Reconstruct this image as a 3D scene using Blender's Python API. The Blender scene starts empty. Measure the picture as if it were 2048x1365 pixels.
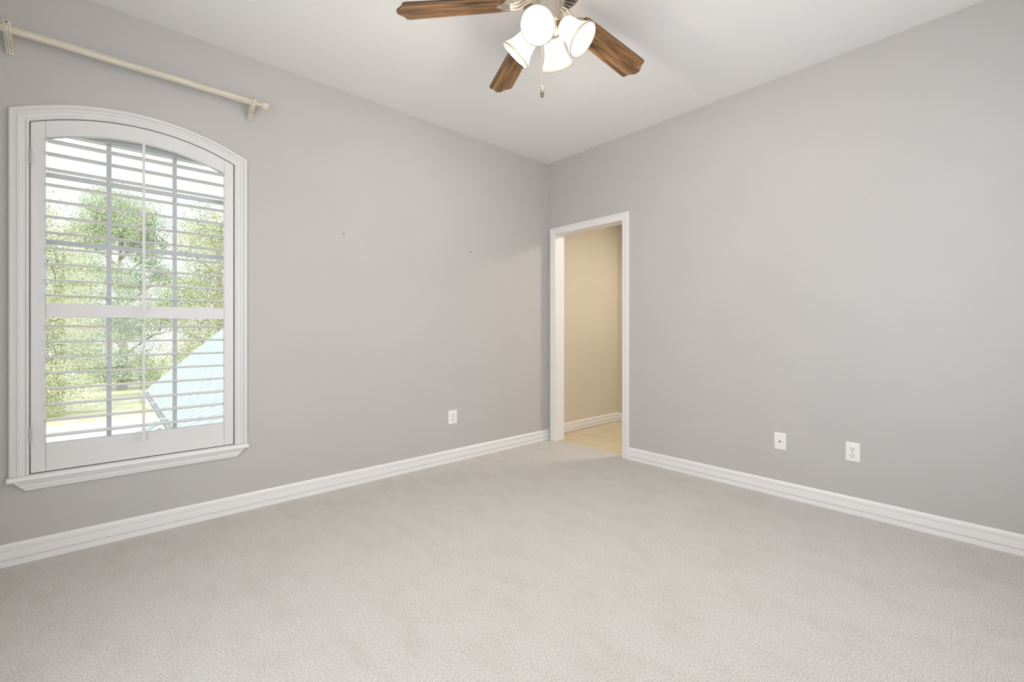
import bpy, bmesh, math, random
import numpy as np
from mathutils import Vector, Matrix
PI = math.pi
C = bpy.context.scene.collection
scn = bpy.context.scene

# ---------------------------------------------------------------- camera, world, lights, exposure
H_EYE = 1.08
YAW = math.radians(47.92)
FWD = Vector((math.cos(YAW), math.sin(YAW), 0))
RGT = Vector((math.sin(YAW), -math.cos(YAW), 0))
CAM = Vector((-3.275, -3.092, H_EYE))
cd = bpy.data.cameras.new('camera'); cam = bpy.data.objects.new('camera', cd); C.objects.link(cam)
cam.location = CAM
cam.rotation_euler = (PI/2, 0, YAW - PI/2)
cd.sensor_width = 36; cd.lens = 36*901.6/2048; cd.shift_y = -20.5/2048
cd.clip_start = .02; cd.clip_end = 300
scn.camera = cam

scn.view_settings.view_transform = 'Standard'; scn.view_settings.look = 'None'
scn.view_settings.gamma = 1; scn.view_settings.use_curve_mapping = False
scn.view_settings.exposure = 0.0
scn.cycles.use_denoising = True
scn.cycles.max_bounces = 14; scn.cycles.diffuse_bounces = 10
scn.cycles.sample_clamp_indirect = 8
scn.cycles.caustics_reflective = False; scn.cycles.caustics_refractive = False

SKY_COL = (0.88, 0.94, 1.0); SKY_STR = 1.75
SUN_STR = 3.5
BULB_W = 15.5            # each of the four fan bulbs
SHADE_EMIT = 2.2
HALL_W = 23
BACK_W = 34.0          # base power of the fill lights added out of view
world = bpy.data.worlds.new('World'); scn.world = world; world.use_nodes = True
bg = world.node_tree.nodes['Background']
bg.inputs[0].default_value = (*SKY_COL, 1); bg.inputs[1].default_value = SKY_STR
sd = bpy.data.lights.new('sun', 'SUN'); sd.energy = SUN_STR; sd.angle = math.radians(.6); sd.color = (1, .96, .88)
sun = bpy.data.objects.new('sun', sd); C.objects.link(sun)
sun.rotation_euler = Vector((.55, .62, -.72)).to_track_quat('-Z', 'Y').to_euler()
def area(name, loc, direction, sx, sy, power, col):
    d = bpy.data.lights.new(name, 'AREA'); d.shape = 'RECTANGLE'; d.size = sx; d.size_y = sy
    d.energy = power; d.color = col
    o = bpy.data.objects.new(name, d); C.objects.link(o); o.location = loc
    o.rotation_euler = Vector(direction).to_track_quat('-Z', 'Y').to_euler()
    return o
# room extents
RX, RY, CEIL = -3.78, -3.62, 2.738
# unseen fill lights added in openings behind and beside the camera
area('fill_light_back_left', (-3.15, RY-.09, 1.05), (.15, 1, 0), 1.0, 1.9, BACK_W*.8, (.86, .92, 1))
area('fill_light_back_right', (-1.25, RY-.09, 1.45), (.1, 1, 0), 1.3, 1.3, BACK_W*.85, (.86, .92, 1))
area('fill_light_side', (RX-.09, -1.9, 1.35), (1, 0, 0), 1.2, 1.5, BACK_W*.72, (.86, .92, 1))
# warm ceiling lamp in the tiled hall
area('hall_ceiling_lamp', (.95, -1.25, 2.36), (-.05, .1, -1), .3, .3, HALL_W, (1, .90, .77))

# ---------------------------------------------------------------- helpers
def tag(o, label=None, cat=None, group=None, kind=None):
    if label: o['label'] = label
    if cat: o['category'] = cat
    if group: o['group'] = group
    if kind: o['kind'] = kind
    return o
def thing(name, label, cat, loc=(0, 0, 0), group=None, kind=None):
    o = bpy.data.objects.new(name, None); C.objects.link(o); o.location = loc; o.empty_display_size = .1
    return tag(o, label, cat, group, kind)
def obj(name, bm, m, parent=None, smooth=None, matrix=None):
    """links bm as one mesh; bm is in world coordinates unless matrix is given; keeps it in place under its parent"""
    bmesh.ops.recalc_face_normals(bm, faces=bm.faces)
    me = bpy.data.meshes.new(name); bm.to_mesh(me); bm.free()
    for mm in (m if isinstance(m, (list, tuple)) else [m]): me.materials.append(mm)
    o = bpy.data.objects.new(name, me); C.objects.link(o)
    if smooth is not None:
        me.polygons.foreach_set('use_smooth', [True]*len(me.polygons))
        try: me.set_sharp_from_angle(angle=math.radians(smooth))
        except Exception: pass
    root = Vector((0, 0, 0)); p = parent
    while p is not None:
        root += p.location; p = p.parent
    if matrix is None: me.transform(Matrix.Translation(-root))
    else: me.transform(Matrix.Translation(-root) @ matrix)
    if parent: o.parent = parent
    return o
def box(bm, x0, x1, y0, y1, z0, z1, bev=0):
    r = bmesh.ops.create_cube(bm, size=1)
    for v in r['verts']:
        v.co = Vector(((x0+x1)/2+v.co.x*(x1-x0), (y0+y1)/2+v.co.y*(y1-y0), (z0+z1)/2+v.co.z*(z1-z0)))
    if bev:
        es = {e for v in r['verts'] for e in v.link_edges}
        bmesh.ops.bevel(bm, geom=list(es), offset=bev, segments=2, affect='EDGES', profile=.6)
    return bm
def nb(): return bmesh.new()
def lathe(bm, prof, n=32, M=None, cap=False):
    """prof: (radius, height) list about local z"""
    rings = []
    for r, z in prof:
        if r < 1e-6: rings.append([bm.verts.new((0, 0, z))])
        else: rings.append([bm.verts.new((r*math.cos(2*PI*k/n), r*math.sin(2*PI*k/n), z)) for k in range(n)])
    new = [v for r in rings for v in r]
    for a, b in zip(rings, rings[1:]):
        for k in range(n):
            k2 = (k+1) % n
            if len(a) == 1 and len(b) == 1: continue
            if len(a) == 1: bm.faces.new((a[0], b[k], b[k2]))
            elif len(b) == 1: bm.faces.new((a[k], b[0], a[k2]))
            else: bm.faces.new((a[k], b[k], b[k2], a[k2]))
    if cap:
        for r in (rings[0], rings[-1]):
            if len(r) > 1: bm.faces.new(r)
    if M is not None: bmesh.ops.transform(bm, matrix=M, verts=new)
    return new
def frame_to(p, d):
    """matrix placing local z along d at p"""
    q = Vector(d).to_track_quat('Z', 'Y')
    return Matrix.Translation(p) @ q.to_matrix().to_4x4()
def tube(bm, pts, r, n=12):
    pts = [Vector(p) for p in pts]; rings = []
    up = Vector((0, 0, 1))
    for i, p in enumerate(pts):
        t = (pts[min(i+1, len(pts)-1)] - pts[max(i-1, 0)]).normalized()
        if abs(t.dot(up)) > .95: up = Vector((1, 0, 0))
        a = t.cross(up).normalized(); b = t.cross(a)
        rr = r[i] if isinstance(r, (list, tuple)) else r
        rings.append([bm.verts.new(p + a*rr*math.cos(2*PI*k/n) + b*rr*math.sin(2*PI*k/n)) for k in range(n)])
    for a, b in zip(rings, rings[1:]):
        for k in range(n): bm.faces.new((a[k], b[k], b[(k+1) % n], a[(k+1) % n]))
    bm.faces.new(rings[0]); bm.faces.new(rings[-1])
def sweep(bm, prof, path, to3, out_sign=1):
    """prof (u outwards, v proud of wall); path of 2-D points (mitred); to3(a, b, v) -> 3-D"""
    n = len(path); rings = []
    for i in range(n):
        p = Vector(path[i])
        d0 = (Vector(path[i]) - Vector(path[i-1])).normalized() if i > 0 else None
        d1 = (Vector(path[i+1]) - Vector(path[i])).normalized() if i < n-1 else None
        if d0 is None: d0 = d1
        if d1 is None: d1 = d0
        n0 = Vector((-d0.y, d0.x))*out_sign; n1 = Vector((-d1.y, d1.x))*out_sign
        m = (n0+n1).normalized(); m = m / max(.2, m.dot(n0))
        rings.append([bm.verts.new(to3(p.x+m.x*u, p.y+m.y*u, v)) for u, v in prof])
    for a, b in zip(rings, rings[1:]):
        for k in range(len(prof)):
            k2 = (k+1) % len(prof); bm.faces.new((a[k], a[k2], b[k2], b[k]))
    bm.faces.new(rings[0]); bm.faces.new(rings[-1])
def slab(bm, outer, holes, to3, t0, t1):
    """flat slab with holes: outer/holes are 2-D loops; to3(a, b, t) -> 3-D"""
    for t in (t0, t1):
        es = []
        for lp in [outer]+holes:
            vs = [bm.verts.new(to3(a, b, t)) for a, b in lp]
            for k in range(len(vs)): es.append(bm.edges.new((vs[k], vs[(k+1) % len(vs)])))
        bmesh.ops.triangle_fill(bm, use_beauty=True, use_dissolve=False, edges=es)
    for lp in [outer]+holes:
        for k in range(len(lp)):
            a, b = lp[k], lp[(k+1) % len(lp)]
            bm.faces.new([bm.verts.new(to3(*q)) for q in ((*a, t0), (*b, t0), (*b, t1), (*a, t1))])
    bmesh.ops.remove_doubles(bm, verts=bm.verts, dist=1e-5)
def prism(bm, poly, to3, t0, t1):
    a = [bm.verts.new(to3(*p, t0)) for p in poly]; b = [bm.verts.new(to3(*p, t1)) for p in poly]
    bm.faces.new(a); bm.faces.new(b)
    for k in range(len(poly)):
        k2 = (k+1) % len(poly); bm.faces.new((a[k], a[k2], b[k2], b[k]))

# ---------------------------------------------------------------- materials
def mat(name, col, rough=.6, metal=0, spec=.5):
    m = bpy.data.materials.new(name); m.use_nodes = True
    b = m.node_tree.nodes['Principled BSDF']
    b.inputs['Base Color'].default_value = (*col, 1); b.inputs['Roughness'].default_value = rough
    b.inputs['Metallic'].default_value = metal; b.inputs['Specular IOR Level'].default_value = spec
    return m
def N(m, t, **kw):
    n = m.node_tree.nodes.new(t)
    for k, v in kw.items():
        if k in n.inputs: n.inputs[k].default_value = v
        else: setattr(n, k, v)
    return n
def L(m, a, b): m.node_tree.links.new(a, b)
def coords(m, scale=(1, 1, 1)):
    tc = N(m, 'ShaderNodeTexCoord'); mp = N(m, 'ShaderNodeMapping'); mp.inputs['Scale'].default_value = scale
    L(m, tc.outputs['Object'], mp.inputs['Vector']); return mp.outputs[0]
def noise(m, vec, scale, detail=3, rough=.5):
    n = N(m, 'ShaderNodeTexNoise'); n.inputs['Scale'].default_value = scale
    n.inputs['Detail'].default_value = detail; n.inputs['Roughness'].default_value = rough
    L(m, vec, n.inputs['Vector']); return n.outputs['Fac']
def ramp(m, fac, stops):
    r = N(m, 'ShaderNodeValToRGB'); els = r.color_ramp.elements
    while len(els) < len(stops): els.new(.5)
    for e, (p, c) in zip(els, stops): e.position = p; e.color = (*c, 1)
    L(m, fac, r.inputs[0]); return r.outputs[0]
def bump(m, h, strength, dist=.002):
    b = N(m, 'ShaderNodeBump'); b.inputs['Strength'].default_value = strength; b.inputs['Distance'].default_value = dist
    L(m, h, b.inputs['Height']); L(m, b.outputs[0], m.node_tree.nodes['Principled BSDF'].inputs['Normal'])
def base(m, c): L(m, c, m.node_tree.nodes['Principled BSDF'].inputs['Base Color'])

def paint(name, col, orange=.35, var=.015):
    m = mat(name, col, .75, spec=.25); v = coords(m)
    c1 = tuple(x*(1-var) for x in col); c2 = tuple(x*(1+var) for x in col)
    base(m, ramp(m, noise(m, v, 2.2, 4), [(.3, c1), (.7, c2)]))
    bump(m, noise(m, v, 95, 3, .55), orange, .0012)
    return m
M_WALL = paint('grey_wall_paint', (.505, .490, .478))
M_HALL = paint('beige_hall_paint', (.63, .585, .495))
M_CEIL = paint('ceiling_paint', (.80, .79, .785), .3, .008)
M_TRIM = mat('white_trim_paint', (.81, .80, .79), .38)
M_SHUT = mat('shutter_paint', (.71, .70, .69), .4)
M_VINYL = mat('window_vinyl', (.60, .61, .62), .5)
M_CREAM = mat('cream_painted_wood', (.74, .68, .55), .45)
_v = coords(M_CREAM, (3, 60, 60)); base(M_CREAM, ramp(M_CREAM, noise(M_CREAM, _v, 2, 4), [(.3, (.55, .49, .38)), (.6, (.66, .61, .51))]))
M_PLATE = mat('white_plastic', (.83, .82, .80), .3)
M_DARK = mat('dark_slot', (.03, .028, .025), .6)
M_STEEL = mat('steel', (.55, .54, .52), .35, 1)
M_NICKEL = mat('brushed_nickel', (.62, .57, .50), .32, 1)
_v = coords(M_NICKEL, (1, 1, 30)); bump(M_NICKEL, noise(M_NICKEL, _v, 60, 2), .08, .0005)
M_VENT = mat('vent_shadow_slot', (.05, .042, .035), .8)

# carpet
M_CARPET = mat('cream_carpet', (.6, .57, .52), 1, spec=.05)
v = coords(M_CARPET)
fine = noise(M_CARPET, v, 210, 3, .75); mid = noise(M_CARPET, v, 60, 3, .6)
v2 = coords(M_CARPET, (1.6, .7, 1)); big = noise(M_CARPET, v2, 5.5, 5, .7)
cf = ramp(M_CARPET, fine, [(.38, (.41, .38, .335)), (.47, (.63, .605, .565)), (.58, (.76, .74, .705))])
cb = ramp(M_CARPET, big, [(.36, (.945, .93, .915)), (.54, (1, 1, 1))])
mx = N(M_CARPET, 'ShaderNodeMix', data_type='RGBA', blend_type='MULTIPLY'); mx.inputs['Factor'].default_value = 1
L(M_CARPET, cf, mx.inputs[6]); L(M_CARPET, cb, mx.inputs[7]); base(M_CARPET, mx.outputs[2])
ad = N(M_CARPET, 'ShaderNodeMath', operation='ADD'); L(M_CARPET, fine, ad.inputs[0]); L(M_CARPET, mid, ad.inputs[1])
bump(M_CARPET, ad.outputs[0], .8, .006)
M_CARPET.node_tree.nodes['Principled BSDF'].inputs['Sheen Weight'].default_value = .15

# hall tile: grout lines every 0.31 m
M_TILE = mat('beige_floor_tile', (.62, .53, .38), .35)
v = coords(M_TILE)
br = N(M_TILE, 'ShaderNodeTexBrick', offset=0.0, squash=1.0)
br.inputs['Scale'].default_value = 1; br.inputs['Brick Width'].default_value = .31; br.inputs['Row Height'].default_value = .31
br.inputs['Mortar Size'].default_value = .0035; br.inputs['Mortar Smooth'].default_value = .1
br.inputs['Color1'].default_value = (.66, .575, .42, 1); br.inputs['Color2'].default_value = (.61, .53, .385, 1)
br.inputs['Mortar'].default_value = (.30, .26, .18, 1)
mp = N(M_TILE, 'ShaderNodeMapping'); mp.inputs['Location'].default_value = (-.14, .15+.31*10, 0)
tc = N(M_TILE, 'ShaderNodeTexCoord'); L(M_TILE, tc.outputs['Object'], mp.inputs['Vector']); L(M_TILE, mp.outputs[0], br.inputs['Vector'])
base(M_TILE, br.outputs[0])

# walnut blade wood: grain runs along local x of the blade
M_WOOD = mat('walnut_fan_blade', (.2, .1, .04), .4)
v = coords(M_WOOD, (2.2, 26, 26))
w1 = noise(M_WOOD, v, 1.6, 6, .62); v3 = coords(M_WOOD, (6, 160, 160)); w2 = noise(M_WOOD, v3, 1.2, 3, .6)
c1 = ramp(M_WOOD, w1, [(.32, (.055, .026, .013)), (.44, (.15, .072, .032)), (.54, (.27, .145, .060)), (.68, (.38, .22, .10))])
c2 = ramp(M_WOOD, w2, [(.40, (.42, .38, .34)), (.56, (1, 1, 1))])
mx = N(M_WOOD, 'ShaderNodeMix', data_type='RGBA', blend_type='MULTIPLY'); mx.inputs['Factor'].default_value = .8
L(M_WOOD, c1, mx.inputs[6]); L(M_WOOD, c2, mx.inputs[7]); base(M_WOOD, mx.outputs[2])
M_EDGE = mat('dark_blade_edge', (.05, .022, .012), .5)

# glowing alabaster glass shade
M_SHADE = mat('alabaster_glass_lit', (.42, .39, .33), .3)
b = M_SHADE.node_tree.nodes['Principled BSDF']
tc = N(M_SHADE, 'ShaderNodeTexCoord'); sp = N(M_SHADE, 'ShaderNodeSeparateXYZ'); L(M_SHADE, tc.outputs['Object'], sp.inputs[0])
rr = N(M_SHADE, 'ShaderNodeMapRange'); L(M_SHADE, sp.outputs['Z'], rr.inputs['Value'])
rr.inputs['From Min'].default_value = .075; rr.inputs['From Max'].default_value = .128
rr.inputs['To Min'].default_value = 1.0; rr.inputs['To Max'].default_value = .03
nz = noise(M_SHADE, coords(M_SHADE), 28, 4, .6)
nm = N(M_SHADE, 'ShaderNodeMapRange'); L(M_SHADE, nz, nm.inputs['Value']); nm.inputs['From Min'].default_value = .35; nm.inputs['From Max'].default_value = .65
nm.inputs['To Min'].default_value = .75; nm.inputs['To Max'].default_value = 1.1
mu = N(M_SHADE, 'ShaderNodeMath', operation='MULTIPLY'); L(M_SHADE, rr.outputs[0], mu.inputs[0]); L(M_SHADE, nm.outputs[0], mu.inputs[1])
mu2 = N(M_SHADE, 'ShaderNodeMath', operation='MULTIPLY'); L(M_SHADE, mu.outputs[0], mu2.inputs[0]); mu2.inputs[1].default_value = SHADE_EMIT
b.inputs['Emission Color'].default_value = (1, .88, .70, 1); L(M_SHADE, mu2.outputs[0], b.inputs['Emission Strength'])
_t = N(M_SHADE, 'ShaderNodeBsdfTransparent'); _t.inputs[0].default_value = (1, .96, .90, 1)      # frosted glass passes part of the bulb's light
_m = N(M_SHADE, 'ShaderNodeMixShader'); _f = N(M_SHADE, 'ShaderNodeMath', operation='MULTIPLY'); L(M_SHADE, rr.outputs[0], _f.inputs[0]); _f.inputs[1].default_value = .27; L(M_SHADE, _f.outputs[0], _m.inputs[0])   # the thick lip passes less
L(M_SHADE, b.outputs[0], _m.inputs[1]); L(M_SHADE, _t.outputs[0], _m.inputs[2]); L(M_SHADE, _m.outputs[0], M_SHADE.node_tree.nodes['Material Output'].inputs[0])
M_BULB = mat('lit_bulb', (1, .95, .85), .3)
b = M_BULB.node_tree.nodes['Principled BSDF']; b.inputs['Emission Color'].default_value = (1, .86, .66, 1); b.inputs['Emission Strength'].default_value = 8

# glass
M_GLASS = bpy.data.materials.new('window_glass'); M_GLASS.use_nodes = True
nt = M_GLASS.node_tree; nt.nodes.remove(nt.nodes['Principled BSDF'])
tr = nt.nodes.new('ShaderNodeBsdfTransparent'); tr.inputs[0].default_value = (.97, .98, .98, 1)
gl = nt.nodes.new('ShaderNodeBsdfGlossy'); gl.inputs['Roughness'].default_value = .02
ms = nt.nodes.new('ShaderNodeMixShader'); ms.inputs[0].default_value = .022
nt.links.new(tr.outputs[0], ms.inputs[1]); nt.links.new(gl.outputs[0], ms.inputs[2])
nt.links.new(ms.outputs[0], nt.nodes['Material Output'].inputs[0])

# outside
def leaf_mat(name, stops):
    m = bpy.data.materials.new(name); m.use_nodes = True; nt = m.node_tree; nt.nodes.remove(nt.nodes['Principled BSDF'])
    g = nt.nodes.new('ShaderNodeNewGeometry')
    n = nt.nodes.new('ShaderNodeTexNoise'); n.inputs['Scale'].default_value = .55; n.inputs['Detail'].default_value = 3
    nt.links.new(g.outputs['Position'], n.inputs['Vector'])
    a = nt.nodes.new('ShaderNodeMath'); a.operation = 'MULTIPLY_ADD'; a.inputs[1].default_value = .75
    s = nt.nodes.new('ShaderNodeMath'); s.operation = 'MULTIPLY_ADD'; s.inputs[1].default_value = 1.1; s.inputs[2].default_value = -.45
    nt.links.new(n.outputs['Fac'], s.inputs[0]); nt.links.new(g.outputs['Random Per Island'], a.inputs[0]); nt.links.new(s.outputs[0], a.inputs[2])
    r = nt.nodes.new('ShaderNodeValToRGB'); els = r.color_ramp.elements
    while len(els) < len(stops): els.new(.5)
    for e, (p, c) in zip(els, stops): e.position = p; e.color = (*c, 1)
    nt.links.new(a.outputs[0], r.inputs[0])
    d = nt.nodes.new('ShaderNodeBsdfDiffuse'); t = nt.nodes.new('ShaderNodeBsdfTranslucent'); x = nt.nodes.new('ShaderNodeMixShader'); x.inputs[0].default_value = .4
    nt.links.new(r.outputs[0], d.inputs[0]); nt.links.new(r.outputs[0], t.inputs[0])
    nt.links.new(d.outputs[0], x.inputs[1]); nt.links.new(t.outputs[0], x.inputs[2]); nt.links.new(x.outputs[0], nt.nodes['Material Output'].inputs[0])
    return m
M_LEAF = leaf_mat('oak_leaves', [(.0, (.07, .08, .04)), (.2, (.26, .32, .16)), (.42, (.52, .60, .34)), (.62, (.78, .77, .55)), (.82, (.80, .66, .52)), (1, (.97, .97, .94))])
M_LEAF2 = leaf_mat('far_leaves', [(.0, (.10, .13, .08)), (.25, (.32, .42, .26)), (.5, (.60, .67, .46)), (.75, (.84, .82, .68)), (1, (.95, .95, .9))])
M_BARK = mat('bark', (.46, .41, .35), .9)
M_GRASS = mat('lawn', (.5, .5, .25), .9)
base(M_GRASS, ramp(M_GRASS, noise(M_GRASS, coords(M_GRASS), 1.6, 6, .7), [(.35, (.46, .50, .26)), (.5, (.68, .66, .44)), (.65, (.82, .78, .62))]))
M_CONC = mat('pale_concrete', (.78, .76, .72), .9)
M_ROAD = mat('pale_asphalt', (.56, .57, .58), .9)
M_SHING = mat('pale_shingles', (.7, .72, .68), .9)
v = coords(M_SHING)
br = N(M_SHING, 'ShaderNodeTexBrick'); br.inputs['Scale'].default_value = 1; br.inputs['Brick Width'].default_value = .30; br.inputs['Row Height'].default_value = .14
br.inputs['Mortar Size'].default_value = .010; br.inputs['Color1'].default_value = (.42, .47, .46, 1); br.inputs['Color2'].default_value = (.37, .42, .41, 1); br.inputs['Mortar'].default_value = (.25, .29, .28, 1)
_mp = N(M_SHING, 'ShaderNodeMapping'); _mp.inputs['Rotation'].default_value = (0, 0, math.radians(-27)); L(M_SHING, v, _mp.inputs['Vector']); L(M_SHING, _mp.outputs[0], br.inputs['Vector']); base(M_SHING, br.outputs[0])
M_SIDING = mat('tan_siding', (.6, .55, .47), .8)
M_GUT = mat('grey_gutter', (.46, .48, .46), .6)
M_CAR = mat('white_car_paint', (.82, .84, .87), .25)
M_CGLASS = mat('car_glass', (.30, .36, .42), .1)
M_RUB = mat('rubber', (.03, .03, .03), .8)

# ---------------------------------------------------------------- window opening geometry
WCX, R_IN, ZC = -3.122, .983, 1.173            # arch centre x, inner casing radius, centre height
HW = .417                                      # half width of the opening
def arc(radius, hw, n=28, cx=WCX):
    return [(cx+x, ZC+math.sqrt(radius**2-x*x)) for x in [hw - 2*hw*k/n for k in range(n+1)]]
Z_SILL = .405
hole = [(WCX-HW, Z_SILL), (WCX+HW, Z_SILL)] + arc(R_IN, HW)

# ---------------------------------------------------------------- room shell
TW = .15
toL = lambda a, b, t: (a, t, b)            # window wall: plane y = t
toR = lambda a, b, t: (t, a, b)            # right wall: plane x = t
bm = nb(); slab(bm, [(RX-TW, -.05), (.11, -.05), (.11, CEIL+.05), (RX-TW, CEIL+.05)], [hole], toL, 0, TW)
wl = obj('wall_left', bm, M_WALL); tag(wl, 'grey wall with the arched shuttered window', 'wall', kind='structure')
D_Y0, D_Y1, D_Z = -.876, -.107, 2.022       # clear door opening
bm = nb(); slab(bm, [(RY, -.05), (0, -.05), (0, CEIL+.05), (RY, CEIL+.05)],
                [[(D_Y0-.018, -.02), (D_Y1+.018, -.02), (D_Y1+.018, D_Z+.018), (D_Y0-.018, D_Z+.018)]], toR, 0, .11)
tag(obj('wall_right', bm, M_WALL), 'blank grey wall with the cased doorway beside the corner', 'wall', kind='structure')
# walls behind the camera, with openings cut for the added fill lights
bm = nb(); slab(bm, [(RX-TW, -.05), (.11, -.05), (.11, CEIL+.05), (RX-TW, CEIL+.05)], [[(-3.6, .06), (-2.7, .06), (-2.7, 2.05), (-3.6, 2.05)], [(-1.9, .8), (-.6, .8), (-.6, 2.1), (-1.9, 2.1)]], toL, RY-.12, RY)
tag(obj('wall_back', bm, M_WALL), 'grey wall behind the viewer, out of the photo', 'wall', kind='structure')
bm = nb(); slab(bm, [(RY, -.05), (0, -.05), (0, CEIL+.05), (RY, CEIL+.05)], [[(-2.5, .6), (-1.3, .6), (-1.3, 2.1), (-2.5, 2.1)]], toR, RX-.12, RX)
tag(obj('wall_side', bm, M_WALL), 'grey wall left of the viewer, out of the photo', 'wall', kind='structure')
# unseen panels added outside those openings to block the sun
for nm, bb in (('sun_block', (-3.68, -2.62, RY-.135, RY-.120, .03, 2.12)), ('sun_block', (-2.0, -.5, RY-.135, RY-.120, .75, 2.15)), ('sun_block', (RX-.135, RX-.120, -2.56, -1.24, .55, 2.15))):
    bm = nb(); box(bm, *bb)
    tag(obj(nm, bm, M_TRIM), 'added white blind outside the %s, out of the photo' % {-3.68: 'tall back opening', -2.0: 'right back opening'}.get(bb[0], 'side opening'), 'panel')
bm = nb(); box(bm, RX-.12, .11, RY-.12, TW, CEIL, CEIL+.2)
tag(obj('ceiling', bm, M_CEIL), 'smooth white bedroom ceiling', 'ceiling', kind='structure')
bm = nb(); box(bm, RX-.02, .055, RY-.02, .0, -.06, .0)
tag(obj('floor', bm, M_CARPET), 'cream cut-pile carpet floor of the bedroom', 'carpet', kind='structure')
# hall beyond the doorway
HX, HY = 1.31, .09
bm = nb(); box(bm, .055, HX+.1, -2.6, HY+.05, -.06, -.004)
tag(obj('floor_hall', bm, M_TILE), 'beige tile floor beyond the doorway', 'tile floor', kind='structure')
bm = nb(); box(bm, .11, HX+.1, HY, HY+.1, -.05, 2.5)
tag(obj('wall_hall_left', bm, M_HALL), 'beige hall wall seen through the doorway', 'wall', kind='structure')
bm = nb(); box(bm, HX, HX+.1, -2.6, HY, -.05, 2.5)
tag(obj('wall_hall_far', bm, M_HALL), 'shaded beige far wall of the hall, right edge of the doorway', 'wall', kind='structure')
bm = nb(); box(bm, .11, HX+.1, -2.7, -2.6, -.05, 2.5)
tag(obj('wall_hall_near', bm, M_HALL), 'beige near end wall of the hall, hidden', 'wall', kind='structure')
bm = nb(); box(bm, .11, HX+.1, -2.7, HY+.1, 2.39, 2.5)
tag(obj('ceiling_hall', bm, M_HALL), 'low beige ceiling of the hall', 'ceiling', kind='structure')

# ---------------------------------------------------------------- baseboards
BASE = [(0, 0), (0, .017), (.026, .017), (.0275, .0070), (.032, .0070), (.033, .0150), (.068, .0140), (.069, .0060), (.0735, .0060),
        (.076, .0120), (.090, .0115), (.096, .007), (.100, .004), (.100, 0)]
def baseboard(name, p0, p1, nrm, label):
    bm = nb(); p0 = Vector(p0); p1 = Vector(p1); n = Vector(nrm)
    a = [bm.verts.new((p0.x+n.x*v, p0.y+n.y*v, u)) for u, v in BASE]; b = [bm.verts.new((p1.x+n.x*v, p1.y+n.y*v, u)) for u, v in BASE]
    bm.faces.new(a); bm.faces.new(b)
    for k in range(len(BASE)):
        k2 = (k+1) % len(BASE); bm.faces.new((a[k], a[k2], b[k2], b[k]))
    tag(obj(name, bm, M_TRIM), label, 'baseboard', kind='structure')
baseboard('baseboard_left', (RX, 0, 0), (0, 0, 0), (0, -1, 0), 'white moulded baseboard along the window wall')
baseboard('baseboard_right', (0, RY, 0), (0, -.935, 0), (-1, 0, 0), 'white moulded baseboard along the blank right wall')
baseboard('baseboard_back', (RX, RY, 0), (0, RY, 0), (0, 1, 0), 'white baseboard behind the viewer')
baseboard('baseboard_side', (RX, RY, 0), (RX, 0, 0), (1, 0, 0), 'white baseboard left of the viewer')
baseboard('baseboard_hall_left', (.13, HY, -.004), (HX, HY, 0), (0, -1, 0), 'cream-lit baseboard on the hall wall')
baseboard('baseboard_hall_far', (HX, -2.6, 0), (HX, HY, 0), (-1, 0, 0), 'short piece of baseboard on the hall far wall')

# ---------------------------------------------------------------- doorway
CASE = [(0, 0), (0, .011), (.003, .0135), (.008, .0135), (.0095, .0085), (.013, .0085), (.016, .0110), (.028, .0125), (.0295, .0165), (.036, .0165), (.0375, .0115), (.041, .0115),
        (.044, .0150), (.0465, .0205), (.057, .0205), (.062, .017), (.062, 0)]
d1 = thing('door_1', 'white cased doorway without a door, opening to a tiled hall', 'doorway', (0, (D_Y0+D_Y1)/2, 0), kind='structure')
path = [(D_Y0+.003-.003, 0), (D_Y0, D_Z), (D_Y1, D_Z), (D_Y1, 0)]
bm = nb(); sweep(bm, [(u*1.0, v) for u, v in CASE], path, lambda a, b, v: (-v, a, b), 1); obj('door_casing', bm, M_TRIM, d1)
bm = nb(); sweep(bm, CASE, path, lambda a, b, v: (.11+v, a, b), 1); obj('door_casing', bm, M_TRIM, d1)
bm = nb()
box(bm, -.001, .111, D_Y0-.018, D_Y0, 0, D_Z+.018); box(bm, -.001, .111, D_Y1, D_Y1+.018, 0, D_Z+.018); box(bm, -.001, .111, D_Y0, D_Y1, D_Z, D_Z+.018)
obj('door_jamb', bm, M_TRIM, d1)
bm = nb(); box(bm, .045, .062, D_Y0, D_Y1, -.004, .004, .002); obj('threshold_strip', bm, mat('carpet_edge_strip', (.62, .56, .44), .6), d1)

# ---------------------------------------------------------------- window unit
w1 = thing('window_1', 'arched window with white moulded casing and sill', 'window', (WCX, 0, Z_SILL), kind='structure')
bm = nb(); pth = [(WCX+HW, Z_SILL)] + arc(R_IN, HW) + [(WCX-HW, Z_SILL)]
sweep(bm, [(u*1.04, v) for u, v in CASE], pth, lambda a, b, v: (a, -v, b), -1); obj('window_casing', bm, M_SHUT, w1)  # same paint as the trim, toned darker to stand in for dimmer light
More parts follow.
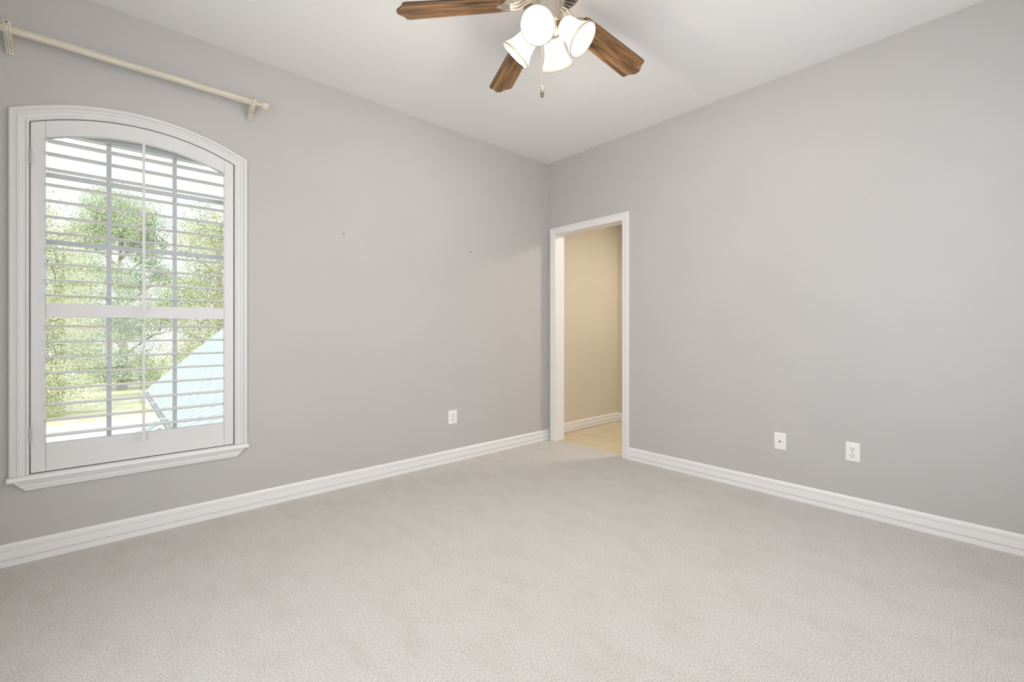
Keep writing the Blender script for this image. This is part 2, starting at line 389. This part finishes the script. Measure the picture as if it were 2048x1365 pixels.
# stool with rounded nose and bevelled apron
bm = nb(); x0, x1 = WCX-.486, WCX+.486
nose = [(0.0, .379), (-.030, .379), (-.036, .382), (-.039, .389), (-.036, .397), (-.030, .402), (0, .405), (.10, .405), (.10, .379)]
prism(bm, nose, lambda a, b, t: (t, a, b), x0, x1); obj('window_stool', bm, M_TRIM, w1)
bm = nb(); AP = [(.379, .026), (.372, .0245), (.362, .019), (.360, .0155), (.356, .0155), (.354, .0185), (.348, .0175), (.345, .013), (.341, .013), (.336, .012), (.331, .008), (.329, 0), (.379, 0)]
ra = []; rb = []
for z, vv in AP:
    ins = (.379-z)*.85
    ra.append(bm.verts.new((x0+.018+ins, -vv, z))); rb.append(bm.verts.new((x1-.018-ins, -vv, z)))
bm.faces.new(ra); bm.faces.new(rb)
for k in range(len(AP)):
    k2 = (k+1) % len(AP); bm.faces.new((ra[k], ra[k2], rb[k2], rb[k]))
obj('window_apron', bm, M_TRIM, w1)
# vinyl frame set back in the wall: flat head closing the arch
FY0, FY1 = .085, .135
bm = nb()
slab(bm, [(a, b) for a, b in hole], [[(WCX-.378, .445), (WCX+.386, .445), (WCX+.386, 2.062), (WCX-.378, 2.062)]], toL, FY0, FY1)
obj('window_frame', bm, M_VINYL, w1)
bm = nb(); box(bm, WCX-.38, WCX+.388, .092, .128, 1.165, 1.205, .002); obj('meeting_rail', bm, M_VINYL, w1)
def muntin(x0, x1, z0, z1):
    bm = nb(); box(bm, x0, x1, .097, .115, z0, z1, .003); obj('muntin', bm, M_VINYL, w1)
for xa in (-3.259, -2.980):
    muntin(xa-.010, xa+.010, .447, 1.165); muntin(xa-.010, xa+.010, 1.205, 2.06)
for za in (1.853, 1.521):
    bm = nb(); box(bm, WCX-.379, WCX+.387, .0985, .1135, za-.012, za+.012, .002); obj('muntin', bm, M_VINYL, w1)
bm = nb(); box(bm, WCX-.379, WCX+.387, .104, .108, .44, 1.17); obj('glass_pane', bm, M_GLASS, w1)
bm = nb(); box(bm, WCX-.379, WCX+.387, .104, .108, 1.20, 2.065); obj('glass_pane', bm, M_GLASS, w1)

# ---------------------------------------------------------------- plantation shutter
sh = thing('plantation_shutter', 'white arched plantation shutter with open louvers in the window', 'shutter', (WCX, .012, .408))
SX0, SX1 = WCX-.412, WCX+.412; SF, SB = -.004, .026
OX0, OX1 = WCX-.362, WCX+.364; R_SH, R_OP = .979, .905
def arcz(x, r): return ZC+math.sqrt(r*r-(x-WCX)**2)
ZB = .409
for x0, x1 in ((SX0, OX0-.001), (OX1+.001, SX1)):
    bm = nb(); poly = [(x0, ZB), (x1, ZB)] + [(x1+(x0-x1)*k/6, arcz(x1+(x0-x1)*k/6, R_SH)) for k in range(7)]
    prism(bm, poly, toL, SF, SB)
    bmesh.ops.bevel(bm, geom=[e for e in bm.edges if abs(e.verts[0].co.y-e.verts[1].co.y) < 1e-6 and e.verts[0].co.y < 0], offset=.0012, segments=1, affect='EDGES')
    obj('stile', bm, M_SHUT, sh)
bm = nb(); nseg = 24; xs = [OX0+(OX1-OX0)*k/nseg for k in range(nseg+1)]
prism(bm, [(x, arcz(x, R_OP)) for x in xs]+[(x, arcz(x, R_SH)) for x in reversed(xs)], toL, SF, SB); obj('top_rail', bm, M_SHUT, sh)
bm = nb(); box(bm, OX0, OX1, SF, SB, 1.147, 1.212, .001); obj('divider_rail', bm, M_SHUT, sh)
bm = nb(); box(bm, OX0, OX1, SF, SB, ZB, .540, .001); obj('bottom_rail', bm, M_SHUT, sh)
bm = nb()
for x in (OX0+.002, OX1-.010): box(bm, x, x+.008, SF-.001, SB, .54, 1.147)
def louver_mesh(xa, xb, width, tilt, cz):
    bm = nb(); n = 10; prof = []
    for k in range(n+1): a = PI*k/n; prof.append((-math.cos(a)*width/2, math.sin(a)*.0055))
    for k in range(1, n): a = PI*k/n; prof.append((math.cos(a)*width/2, -math.sin(a)*.0055))
    ct, st = math.cos(tilt), math.sin(tilt); cy = .011
    prism(bm, [(cy+p*ct-q*st, cz+p*st+q*ct) for p, q in prof], lambda a, b, t: (t, a, b), xa, xb)
    return bm
bm.free()
LW = .087
up_z = [1.991, 1.928, 1.854, 1.779, 1.702, 1.626, 1.550, 1.474, 1.398, 1.321, 1.248]
T_UP, T_LO = math.radians(4.5), math.radians(-.5)
for i, z in enumerate(up_z):
    zc = z + LW/2*math.sin(T_UP) if i else 1.991+LW/2*math.sin(T_UP)
    xa, xb = OX0+.002, OX1-.002
    lm = louver_mesh(xa, xb, LW, T_UP, zc)
    obj('louver', lm, M_SHUT, sh, smooth=60)
for z in [1.102, 1.028, .952, .878, .802, .726, .651, .577]:
    obj('louver', louver_mesh(OX0+.002, OX1-.002, LW, T_LO, z + LW/2*math.sin(T_LO)), M_SHUT, sh, smooth=60)
TX = -3.124
bm = nb(); box(bm, TX-.006, TX+.006, -.050, -.040, 1.176, 2.072, .002); obj('tilt_rod', bm, M_SHUT, sh)
bm = nb(); box(bm, TX-.006, TX+.006, -.045, -.035, .505, 1.110, .002); obj('tilt_rod', bm, M_SHUT, sh)
for z in (1.900, .588):
    bm = nb(); box(bm, SX0-.004, SX0+.002, -.0115, -.004, z-.036, z+.036, .001)
    lathe(bm, [(0, -.037), (.0035, -.037), (.0035, .037), (0, .037)], 10, Matrix.Translation((SX0-.001, -.0125, z)))
    obj('hinge', bm, M_STEEL, sh)

# ---------------------------------------------------------------- curtain rod
cr = thing('curtain_rod', 'cream wooden curtain rod on two brackets above the window', 'curtain rod', (-3.12, 0, 2.43))
ry, rz = -.088, 2.430
bm = nb(); tube(bm, [(-3.655, ry, rz), (-2.622, ry, rz)], .0185, 24); obj('rod', bm, M_CREAM, cr, smooth=40)
FIN = [(0, 0), (.017, 0), (.017, .008), (.011, .014), (.009, .020), (.0125, .026), (.020, .034), (.0245, .046), (.0255, .053), (.0235, .065), (.016, .074), (.007, .078), (0, .0785)]
bm = nb(); lathe(bm, FIN, 24, frame_to((-2.615, ry, rz), (1, 0, 0))); obj('finial', bm, M_CREAM, cr, smooth=50)
bm = nb(); lathe(bm, FIN, 24, frame_to((-3.657, ry, rz), (-1, 0, 0))); obj('finial', bm, M_CREAM, cr, smooth=50)
for bx in (-3.598, -2.628):
    bm = nb()
    # side profile in (y, z): wall strap and a sloping arm carrying the rod in its cup, in three layers that read as flutes
    pr = [(0, 2.350), (-.008, 2.348), (-.020, 2.360), (-.045, 2.378), (-.080, 2.393), (-.104, 2.408), (-.114, 2.428), (-.116, 2.456), (-.108, 2.462),
          (-.1075, 2.440), (-.104, 2.420), (-.094, 2.411), (-.082, 2.411), (-.071, 2.418), (-.067, 2.432), (-.058, 2.440), (-.030, 2.440), (-.010, 2.446), (0, 2.452)]
    for k, (dx, sc) in enumerate(((0, 1.0), (-.0085, .955), (.0085, .955))):
        prism(bm, [(y*sc, rz+(z-rz)*(.5+.5*sc)) for y, z in pr], lambda a, b, t: (t, a, b), bx+dx-.0038, bx+dx+.0038)
    br_ = obj('bracket', bm, M_CREAM, cr)
    bm = nb(); lathe(bm, [(0, 0), (.003, 0), (.003, .003), (0, .004)], 10, frame_to((bx, -.1155, 2.446), (0, -1, 0))); obj('screw', bm, M_DARK, br_)

# ---------------------------------------------------------------- wall plates
def plate_root(name, label, cat, along, z, wall, group=None):
    """returns to3(a, b, t): a across the plate, b up, t out of the wall"""
    if wall == 'L': f = lambda a, b, t: Vector((along+a, -t, z+b)); loc = (along, 0, z)
    else: f = lambda a, b, t: Vector((-t, along-a, z+b)); loc = (0, along, z)
    return thing(name, label, cat, loc, group), f
def rbox(bm, f, a0, a1, b0, b1, t0, t1, bev=0):
    r = bmesh.ops.create_cube(bm, size=1)
    for v in r['verts']: v.co = f((a0+a1)/2+v.co.x*(a1-a0), (b0+b1)/2+v.co.y*(b1-b0), (t0+t1)/2+v.co.z*(t1-t0))
    if bev: bmesh.ops.bevel(bm, geom=list({e for v in r['verts'] for e in v.link_edges}), offset=bev, segments=2, affect='EDGES')
def disc(bm, f, a, b, r, t0, t1, n=16, sq=1, flat=None):
    pts = []
    for k in range(n):
        x = r*math.cos(2*PI*k/n); y = r*math.sin(2*PI*k/n)*sq
        if flat: y = max(-flat, min(flat, y))
        pts.append((a+x, b+y))
    prism(bm, pts, lambda p, q, t: f(p, q, t), t0, t1)
def plate(bm, f, w, h):
    # bevelled cover
    lo = [(-w/2, -h/2), (w/2, -h/2), (w/2, h/2), (-w/2, h/2)]
    k = .005
    hi = [(x-math.copysign(k, x), y-math.copysign(k, y)) for x, y in lo]
    A = [bm.verts.new(f(*p, 0)) for p in lo]; B = [bm.verts.new(f(*p, .003)) for p in lo]; D = [bm.verts.new(f(*p, .006)) for p in hi]
    bm.faces.new(A); bm.faces.new(D)
    for P, Q in ((A, B), (B, D)):
        for j in range(4): bm.faces.new((P[j], P[(j+1) % 4], Q[(j+1) % 4], Q[j]))
def outlet(label, along, z, wall, w, h):
    root, f = plate_root('wall_outlet', label, 'outlet', along, z, wall)
    bm = nb(); plate(bm, f, w, h); obj('cover_plate', bm, M_PLATE, root)
    for s in (1, -1):
        bm = nb(); disc(bm, f, 0, s*.0195, .0172, .0055, .0082, 28, 1, .0142); rc = obj('receptacle', bm, M_PLATE, root)
        bm = nb()
        rbox(bm, f, -.0080, -.0052, s*.0195-.001, s*.0195+.008, .0080, .0086); rbox(bm, f, .0052, .0080, s*.0195-.000, s*.0195+.007, .0080, .0086)
        disc(bm, f, 0, s*.0195-.0075, .0028, .0080, .0086, 12); obj('socket_slot', bm, M_DARK, rc)
    bm = nb(); disc(bm, f, 0, 0, .0032, .0055, .0075, 12); obj('screw', bm, M_STEEL, root)
    return root
outlet('white duplex outlet low on the window wall', -1.1445, .366, 'L', .085, .112)
outlet('white duplex outlet on the right wall, the plate farther from the doorway', -2.465, .364, 'R', .070, .113)
root, f = plate_root('cable_wall_plate', 'white coaxial cable plate on the right wall, nearer the doorway', 'wall plate', -2.080, .3585, 'R')
bm = nb(); plate(bm, f, .070, .110); obj('cover_plate', bm, M_PLATE, root)
bm = nb(); disc(bm, f, 0, 0, .0068, .0055, .009, 6); disc(bm, f, 0, 0, .0046, .009, .017, 14); obj('cable_connector', bm, M_STEEL, root)
bm = nb(); disc(bm, f, 0, 0, .0018, .017, .0173, 8); obj('connector_hole', bm, M_DARK, root)
for s in (1, -1):
    bm = nb(); disc(bm, f, 0, s*.042, .0030, .0055, .0068, 12); obj('screw', bm, M_PLATE, root)

for x, z, lab in ((-2.052, 1.750, 'tiny dark nail in the window wall, the one nearer the window'), (-.965, 1.753, 'tiny dark nail in the window wall, the one nearer the corner')):
    t = thing('nail', lab, 'nail', (x, 0, z))
    bm = nb(); lathe(bm, [(0, 0), (.0018, 0), (.0018, .008), (.0042, .0085), (.0042, .0100), (0, .0106)], 10, frame_to((x, .002, z), (0, -1, -.1)))
    obj('nail_head', bm, M_DARK, t)

# ---------------------------------------------------------------- ceiling fan with lights
FC = CAM + RGT*.168 + FWD*2.088
FX, FYY = FC.x, FC.y
fan = thing('ceiling_fan', 'walnut five-blade ceiling fan with four glowing bell glass lights', 'ceiling fan', (FX, FYY, CEIL))
TF = Matrix.Translation((FX, FYY, 0))
bm = nb(); lathe(bm, [(0, CEIL), (.078, CEIL), (.078, CEIL-.012), (.060, CEIL-.032), (.040, CEIL-.040), (0, CEIL-.040)], 40, TF); obj('canopy', bm, M_NICKEL, fan, smooth=35)
bm = nb(); lathe(bm, [(0, 2.716), (.110, 2.715), (.143, 2.702), (.156, 2.680), (.159, 2.658), (.156, 2.648), (.148, 2.644), (.082, 2.636), (.076, 2.632), (.074, 2.628), (.079, 2.620), (.077, 2.608), (.06, 2.602), (0, 2.602)], 56, TF)
mh = obj('motor_housing', bm, M_NICKEL, fan, smooth=35)
bm = nb()
for k in range(36):   # radial ventilation slots on the underside cone
    a = 2*PI*k/36; ca, sa = math.cos(a), math.sin(a)
    def P(r, s, dz): 
        z = 2.636+(r-.082)*(.008/.066)+dz
        return (FX+r*ca-s*sa, FYY+r*sa+s*ca, z)
    vs = [bm.verts.new(P(r, s, dz)) for dz in (-.0012, .002) for r, s in ((.088, -.0028), (.143, -.0046), (.143, .0046), (.088, .0028))]
    for q in ((0, 1, 2, 3), (4, 5, 6, 7), (0, 1, 5, 4), (1, 2, 6, 5), (2, 3, 7, 6), (3, 0, 4, 7)): bm.faces.new([vs[i] for i in q])
obj('vent_slots', bm, M_VENT, mh)
bm = nb(); lathe(bm, [(0, 2.604), (.056, 2.604), (.060, 2.596), (.057, 2.588), (.057, 2.505), (.061, 2.501), (.061, 2.494), (.055, 2.490), (.050, 2.460), (.043, 2.440), (.030, 2.429), (.012, 2.424), (.010, 2.418), (0, 2.416)], 40, TF)
obj('switch_housing', bm, M_NICKEL, fan, smooth=35)
def bladeM(phi):
    d = RGT*math.cos(phi)+FWD*math.sin(phi)
    return Matrix.Translation((FX, FYY, 2.604)) @ Matrix.Rotation(math.atan2(d.y, d.x), 4, 'Z') @ Matrix.Rotation(math.radians(6.1), 4, 'Y')
PITCH = math.radians(-10)
R0, R1 = .190, .698
def blade_outline():
    pts = []
    def w(r): return .060+(.072-.060)*min(1, (r-R0)/(R1-R0)*1.15)
    top = [(R0, .022), (R0+.004, .040), (R0+.016, w(R0)-.003), (R0+.03, w(R0))]
    for k in range(1, 8): r = R0+.03+(R1-.052-R0-.03)*k/7; top.append((r, w(r)))
    W = w(R1-.05)
    # rounded shoulder, cove, central point
    top += [(R1-.046, W-.0005), (R1-.040, W-.003), (R1-.036, W-.008), (R1-.033, W-.016), (R1-.029, W-.026), (R1-.022, W-.036), (R1-.013, W-.045), (R1-.006, W-.053), (R1-.002, W-.061)]
    pts = top + [(R1, .0)] + [(x, -y) for x, y in reversed(top)]
    return pts
for i in range(5):
    phi = math.radians(183.3-72*i)
    mtx = bladeM(phi)
    bm = nb(); prism(bm, blade_outline(), lambda a, b, t: (a, b, t), -.003, .003)
    bmesh.ops.recalc_face_normals(bm, faces=bm.faces)
    for f_ in bm.faces: f_.material_index = 1 if abs(f_.normal.z) < .5 else 0
    me = bpy.data.meshes.new('blade'); bm.to_mesh(me); bm.free(); me.materials.append(M_WOOD); me.materials.append(M_EDGE)
    bo = bpy.data.objects.new('blade', me); C.objects.link(bo); bo.parent = fan
    bo.matrix_local = Matrix.Translation((-FX, -FYY, -CEIL)) @ mtx @ Matrix.Rotation(PITCH, 4, 'X')
    # blade iron: scrolled arm from the motor to a spread plate under the blade
    bm = nb()
    arm = [(.072, 0, .016), (.100, 0, .012), (.125, 0, .0), (.150, 0, -.008), (.180, 0, -.009)]
    for s in (-1, 1):
        tube(bm, [(x, s*(.012+.012*math.sin((x-.07)/.12*PI)), z) for x, y, z in arm], .0055, 8)
    tube(bm, arm, .006, 8)
    pl = [(.158, -.012), (.168, -.034), (.184, -.047), (.206, -.045), (.214, -.031), (.224, -.018), (.242, -.010), (.246, 0)]
    pl = pl + [(x, -y) for x, y in reversed(pl[:-1])]
    n0 = len(bm.verts)
    prism(bm, pl, lambda a, b, t: (a, b, t), -.0085, -.0035)
    bm.verts.ensure_lookup_table()
    bmesh.ops.rotate(bm, cent=(0, 0, 0), matrix=Matrix.Rotation(PITCH, 3, 'X'), verts=bm.verts[n0:])
    for (sx, sy) in ((.190, -.028), (.190, .028), (.228, 0)):
        vs = lathe(bm, [(0, -.0115), (.004, -.011), (.005, -.0085), (.005, -.004)], 10, Matrix.Translation((sx, sy, 0)))
        bmesh.ops.rotate(bm, cent=(0, 0, 0), matrix=Matrix.Rotation(PITCH, 3, 'X'), verts=vs)
    obj('blade_iron', bm, M_NICKEL, fan, smooth=40, matrix=mtx)
# light kit
a0 = math.radians(21)
dirs = [(-math.sin(a0), -math.cos(a0)), (math.cos(a0), -math.sin(a0)), (math.sin(a0), math.cos(a0)), (-math.cos(a0), math.sin(a0))]
for dr, df in dirs:
    d = RGT*dr+FWD*df
    neck = Vector((FX, FYY, 2.482))+d*.072; mouth = Vector((FX, FYY, 2.390))+d*.163
    ax = (mouth-neck).normalized()
    bm = nb()
    tube(bm, [Vector((FX, FYY, 2.515))+d*.04, Vector((FX, FYY, 2.522))+d*.056, neck-ax*.020, neck-ax*.004], .011, 12)
    lathe(bm, [(0, -.014), (.016, -.014), (.026, -.008), (.032, .002), (.032, .010), (.029, .012), (0, .012)], 28, frame_to(neck, ax))
    obj('lamp_arm', bm, M_NICKEL, fan, smooth=40)
    # bell shade, its own local z along the axis so that the glass material can follow it
    bm = nb(); ext = [(.026, .000), (.036, .003), (.0435, .012), (.0465, .026), (.0475, .042), (.0500, .060), (.0545, .078), (.0610, .094), (.0690, .108), (.0765, .1205), (.0780, .1245)]
    inn = [(r-.0045, z+(.0010 if k else .004)) for k, (r, z) in enumerate(ext)][::-1]
    lathe(bm, ext+[(.0785, .1275), (.0770, .1295), (.0730, .1297), (.0712, .1275)]+inn, 48)
    bmesh.ops.recalc_face_normals(bm, faces=bm.faces)
    me = bpy.data.meshes.new('lamp_shade'); bm.to_mesh(me); bm.free(); me.materials.append(M_SHADE)
    me.polygons.foreach_set('use_smooth', [True]*len(me.polygons))
    so = bpy.data.objects.new('lamp_shade', me); C.objects.link(so); so.parent = fan
    so.matrix_local = Matrix.Translation((-FX, -FYY, -CEIL)) @ frame_to(neck, ax)
    so['label'] = 'glowing frosted bell glass shade'
    bm = nb(); lathe(bm, [(0, .012), (.013, .014), (.014, .030), (.022, .046), (.026, .060), (.024, .074), (.014, .085), (0, .088)], 24)
    me = bpy.data.meshes.new('bulb'); bm.to_mesh(me); bm.free(); me.materials.append(M_BULB); me.polygons.foreach_set('use_smooth', [True]*len(me.polygons))
    bo = bpy.data.objects.new('bulb', me); C.objects.link(bo); bo.parent = so
    ld = bpy.data.lights.new('fan_bulb_light', 'POINT'); ld.energy = BULB_W; ld.color = (1, .90, .77); ld.shadow_soft_size = .028
    lo = bpy.data.objects.new('fan_bulb_light', ld); C.objects.link(lo); lo.location = neck+ax*.108
# pull chain
cp = FC - RGT*.030 - FWD*.030
bm = nb(); tube(bm, [(cp.x, cp.y, 2.440), (cp.x, cp.y, 2.205)], .0011, 6)
for k in range(60): 
    bmesh.ops.create_icosphere(bm, subdivisions=1, radius=.0019, matrix=Matrix.Translation((cp.x, cp.y, 2.436-k*.0038)))
ch = obj('pull_chain', bm, M_NICKEL, fan)
bm = nb(); lathe(bm, [(0, 2.206), (.003, 2.205), (.0045, 2.195), (.0075, 2.178), (.0088, 2.164), (.0082, 2.154), (.005, 2.147), (0, 2.145)], 20, Matrix.Translation((cp.x, cp.y, 0)))
obj('pull_knob', bm, mat('antique_pewter', (.28, .23, .17), .3, 1), ch, smooth=60)

# ---------------------------------------------------------------- outside, seen through the louvers
GZ = -3.0
def flat(name, x0, x1, y0, y1, z, m, label, cat):
    bm = nb(); box(bm, x0, x1, y0, y1, z-.3, z); tag(obj(name, bm, m), label, cat, kind='structure')
flat('ground', -60, 60, .4, 90, GZ, M_GRASS, 'dry lawn beyond the street outside the window', 'lawn')
flat('sidewalk', -60, 60, 22.4, 24.0, GZ+.04, M_CONC, 'pale concrete sidewalk outside the window', 'sidewalk')
flat('street', -60, 60, 17.0, 22.3, GZ+.02, M_ROAD, 'pale street in front of the sidewalk', 'street')
flat('driveway', -12, 6, 6, 17.0, GZ+.03, M_CONC, 'pale concrete driveway below the window', 'driveway')
# lower wing of the house: 12-in-12 roof with gutter
EX, EZ, RDX = -2.47, -.40, 3.3; RDZ = EZ+RDX*math.tan(math.radians(43.4)); YA, YB = .45, 11.68
hw = thing('house_wing', 'lower house wing with pale shingled roof outside the window', 'building', (EX+2.5, 8, GZ))
sl = math.hypot(RDX, RDZ-EZ); ang = math.radians(43.4)
for side in (0, 1):
    me_bm = nb(); box(me_bm, 0, YB-YA, 0, sl, -.06, 0)
    bmesh.ops.recalc_face_normals(me_bm, faces=me_bm.faces)
    me = bpy.data.meshes.new('roof_slope'); me_bm.to_mesh(me); me_bm.free(); me.materials.append(M_SHING)
    ro = bpy.data.objects.new('roof_slope', me); C.objects.link(ro); ro.parent = hw
    u = Vector((math.cos(ang), 0, math.sin(ang)))*1.0
    if side == 0:
        X = Vector((0, -1, 0)); Y = Vector((math.cos(ang), 0, math.sin(ang))); org = Vector((EX, YB, EZ))
    else:
        X = Vector((0, 1, 0)); Y = Vector((-math.cos(ang), 0, math.sin(ang))); org = Vector((EX+2*RDX, YA, EZ))
    Z = X.cross(Y)
    mt = Matrix((X, Y, Z)).transposed().to_4x4(); mt.translation = org - hw.location
    ro.matrix_local = mt
bm = nb(); prism(bm, [(EX+.35, GZ), (EX+2*RDX-.35, GZ), (EX+2*RDX-.35, EZ+.2), (EX+RDX, RDZ-.15), (EX+.35, EZ+.2)], toL, YA+.1, YB-.3); obj('siding_walls', bm, M_SIDING, hw)
bm = nb(); box(bm, EX-.01, EX+.02, YA, YB, EZ-.20, EZ-.03); obj('fascia', bm, M_CONC, hw)
bm = nb()
gp = [(-.13, -.02), (-.13, -.10), (-.10, -.13), (-.01, -.13), (-.01, -.02), (-.02, -.02), (-.02, -.12), (-.10, -.12), (-.12, -.095), (-.12, -.02)]
prism(bm, [(EX+a, EZ+b) for a, b in gp], toL, YA, YB); gt = obj('gutter', bm, M_GUT, hw)
for k in range(9):
    y = YB-.5-k*1.15; bm = nb(); box(bm, EX-.132, EX+.01, y-.02, y+.02, EZ-.022, EZ-.014); obj('gutter_hanger', bm, M_CONC, gt)
# car parked beyond the wing
car = thing('car', 'white car parked on the driveway beyond the low roof', 'car', (-1.3, 13.4, GZ+.03))
cz = GZ+.03
bm = nb(); prism(bm, [(-3.55, cz+.35), (-3.6, cz+.65), (-3.4, cz+.88), (-2.65, cz+.98), (.1, cz+1.0), (.75, cz+.93), (.9, cz+.6), (.85, cz+.32), (.45, cz+.25), (-3.1, cz+.25)], toL, 12.55, 14.25)
bmesh.ops.bevel(bm, geom=list(bm.edges), offset=.06, segments=2, affect='EDGES'); obj('car_body', bm, M_CAR, car, smooth=50)
bm = nb(); vs0 = [(-2.75, .96), (-2.05, 1.42), (-.55, 1.46), (.15, .98)]
A = [bm.verts.new((x, 12.62+(z-.96)*.35, cz+z)) for x, z in vs0]; B = [bm.verts.new((x, 14.18-(z-.96)*.35, cz+z)) for x, z in vs0]
bm.faces.new(A); bm.faces.new(B)
for k in range(4): bm.faces.new((A[k], A[(k+1) % 4], B[(k+1) % 4], B[k]))
obj('car_windows', bm, M_CGLASS, car)
bm = nb(); box(bm, -2.08, -.53, 12.80, 14.0, cz+1.42, cz+1.475, .02)
for x0, x1 in ((-2.78, -2.05), (.17, -.55)):
    for y0, y1 in ((12.62, 12.80), (14.18, 14.0)): tube(bm, [(x0, y0, cz+.97), (x1, y1, cz+1.45)], .035, 8)
obj('car_roof', bm, M_CAR, car)
for x in (-2.75, .0):
    for y in (12.55, 14.05):
        bm = nb(); lathe(bm, [(0, 0), (.2, 0), (.33, .02), (.33, .2), (.2, .22), (0, .22)], 24, frame_to((x, y-.01, cz+.33), (0, 1, 0))); obj('wheel', bm, M_RUB, car)

def foliage(name, cx, cy, cz, rx, ry, rz, n, leaf, m, parent, seed, clumps=150, low=None):
    g = np.random.default_rng(seed)
    # clump centres near the crown shell
    d = g.normal(size=(clumps, 3)); d /= np.linalg.norm(d, axis=1)[:, None]
    rad = g.uniform(.45, 1.0, clumps)**.6
    cc = d*rad[:, None]*np.array([rx, ry, rz])*.86
    cr_ = g.uniform(.7, 1.5, clumps)
    idx = g.integers(0, clumps, n)
    dd = g.normal(size=(n, 3)); dd /= np.linalg.norm(dd, axis=1)[:, None]
    pos = cc[idx] + dd*(cr_[idx]*g.uniform(.15, 1, n)**.5)[:, None]
    k = g.random(n) < .05                      # stray twigs outside the crown
    pos[k] *= g.uniform(1.02, 1.22, k.sum())[:, None]
    pos += np.array([cx, cy, cz])
    if low is not None: pos = pos[pos[:, 2] > low]
    n = len(pos)
    a = g.normal(size=(n, 3)); a /= np.linalg.norm(a, axis=1)[:, None]
    b = np.cross(a, g.normal(size=(n, 3))); b /= np.linalg.norm(b, axis=1)[:, None]
    s = leaf*g.uniform(.6, 1.3, n)[:, None]
    vs = np.stack([pos-a*s, pos+b*s*.45, pos+a*s, pos-b*s*.45], 1).reshape(-1, 3)
    root = np.array(parent.location) if parent else np.zeros(3)
    me = bpy.data.meshes.new(name); me.vertices.add(4*n); me.vertices.foreach_set('co', (vs-root).astype(np.float32).ravel())
    me.loops.add(4*n); me.loops.foreach_set('vertex_index', np.arange(4*n, dtype=np.int32))
    me.polygons.add(n); me.polygons.foreach_set('loop_start', np.arange(0, 4*n, 4, dtype=np.int32)); me.polygons.foreach_set('loop_total', np.full(n, 4, dtype=np.int32))
    me.update(); me.validate(); me.materials.append(m)
    o = bpy.data.objects.new(name, me); C.objects.link(o); o.parent = parent
    return o
def tree(label, x, y, h, r, n, leaf, m, seed, low, cz=None):
    t = thing('tree', label, 'tree', (x, y, GZ), 'trees across the street')
    rg = random.Random(seed); top = GZ+h
    c = cz if cz is not None else GZ+h*.55
    bm = nb(); tube(bm, [(x, y, GZ-.1), (x+.1, y, GZ+h*.2), (x-.15, y+.1, GZ+h*.45), (x, y, GZ+h*.8)], [.32, .24, .16, .05], 10); obj('trunk', bm, M_BARK, t, smooth=60)
    bm = nb()
    for k in range(12):
        a = k*2.4+rg.random(); z0 = GZ+h*(.15+.045*k); e = r*rg.uniform(.6, .95)
        tube(bm, [(x, y, z0), (x+math.cos(a)*e*.5, y+math.sin(a)*e*.5, z0+h*.10), (x+math.cos(a)*e, y+math.sin(a)*e, z0+h*.13)], [.09, .06, .02], 6)
    obj('branches', bm, M_BARK, t, smooth=60)
    foliage('foliage', x, y, c, r, r, top-c, n, leaf, m, t, seed, low=low)
tree('bushy light green tree hanging low over the lawn, left in the window', -6.2, 27.6, 11.6, 3.0, 88000, .046, M_LEAF, 3, GZ+.3, 1.2)
tree('tall green tree behind the low roof, right in the window', 1.9, 28.6, 13.0, 3.0, 88000, .046, M_LEAF, 5, GZ+.9, 2.8)
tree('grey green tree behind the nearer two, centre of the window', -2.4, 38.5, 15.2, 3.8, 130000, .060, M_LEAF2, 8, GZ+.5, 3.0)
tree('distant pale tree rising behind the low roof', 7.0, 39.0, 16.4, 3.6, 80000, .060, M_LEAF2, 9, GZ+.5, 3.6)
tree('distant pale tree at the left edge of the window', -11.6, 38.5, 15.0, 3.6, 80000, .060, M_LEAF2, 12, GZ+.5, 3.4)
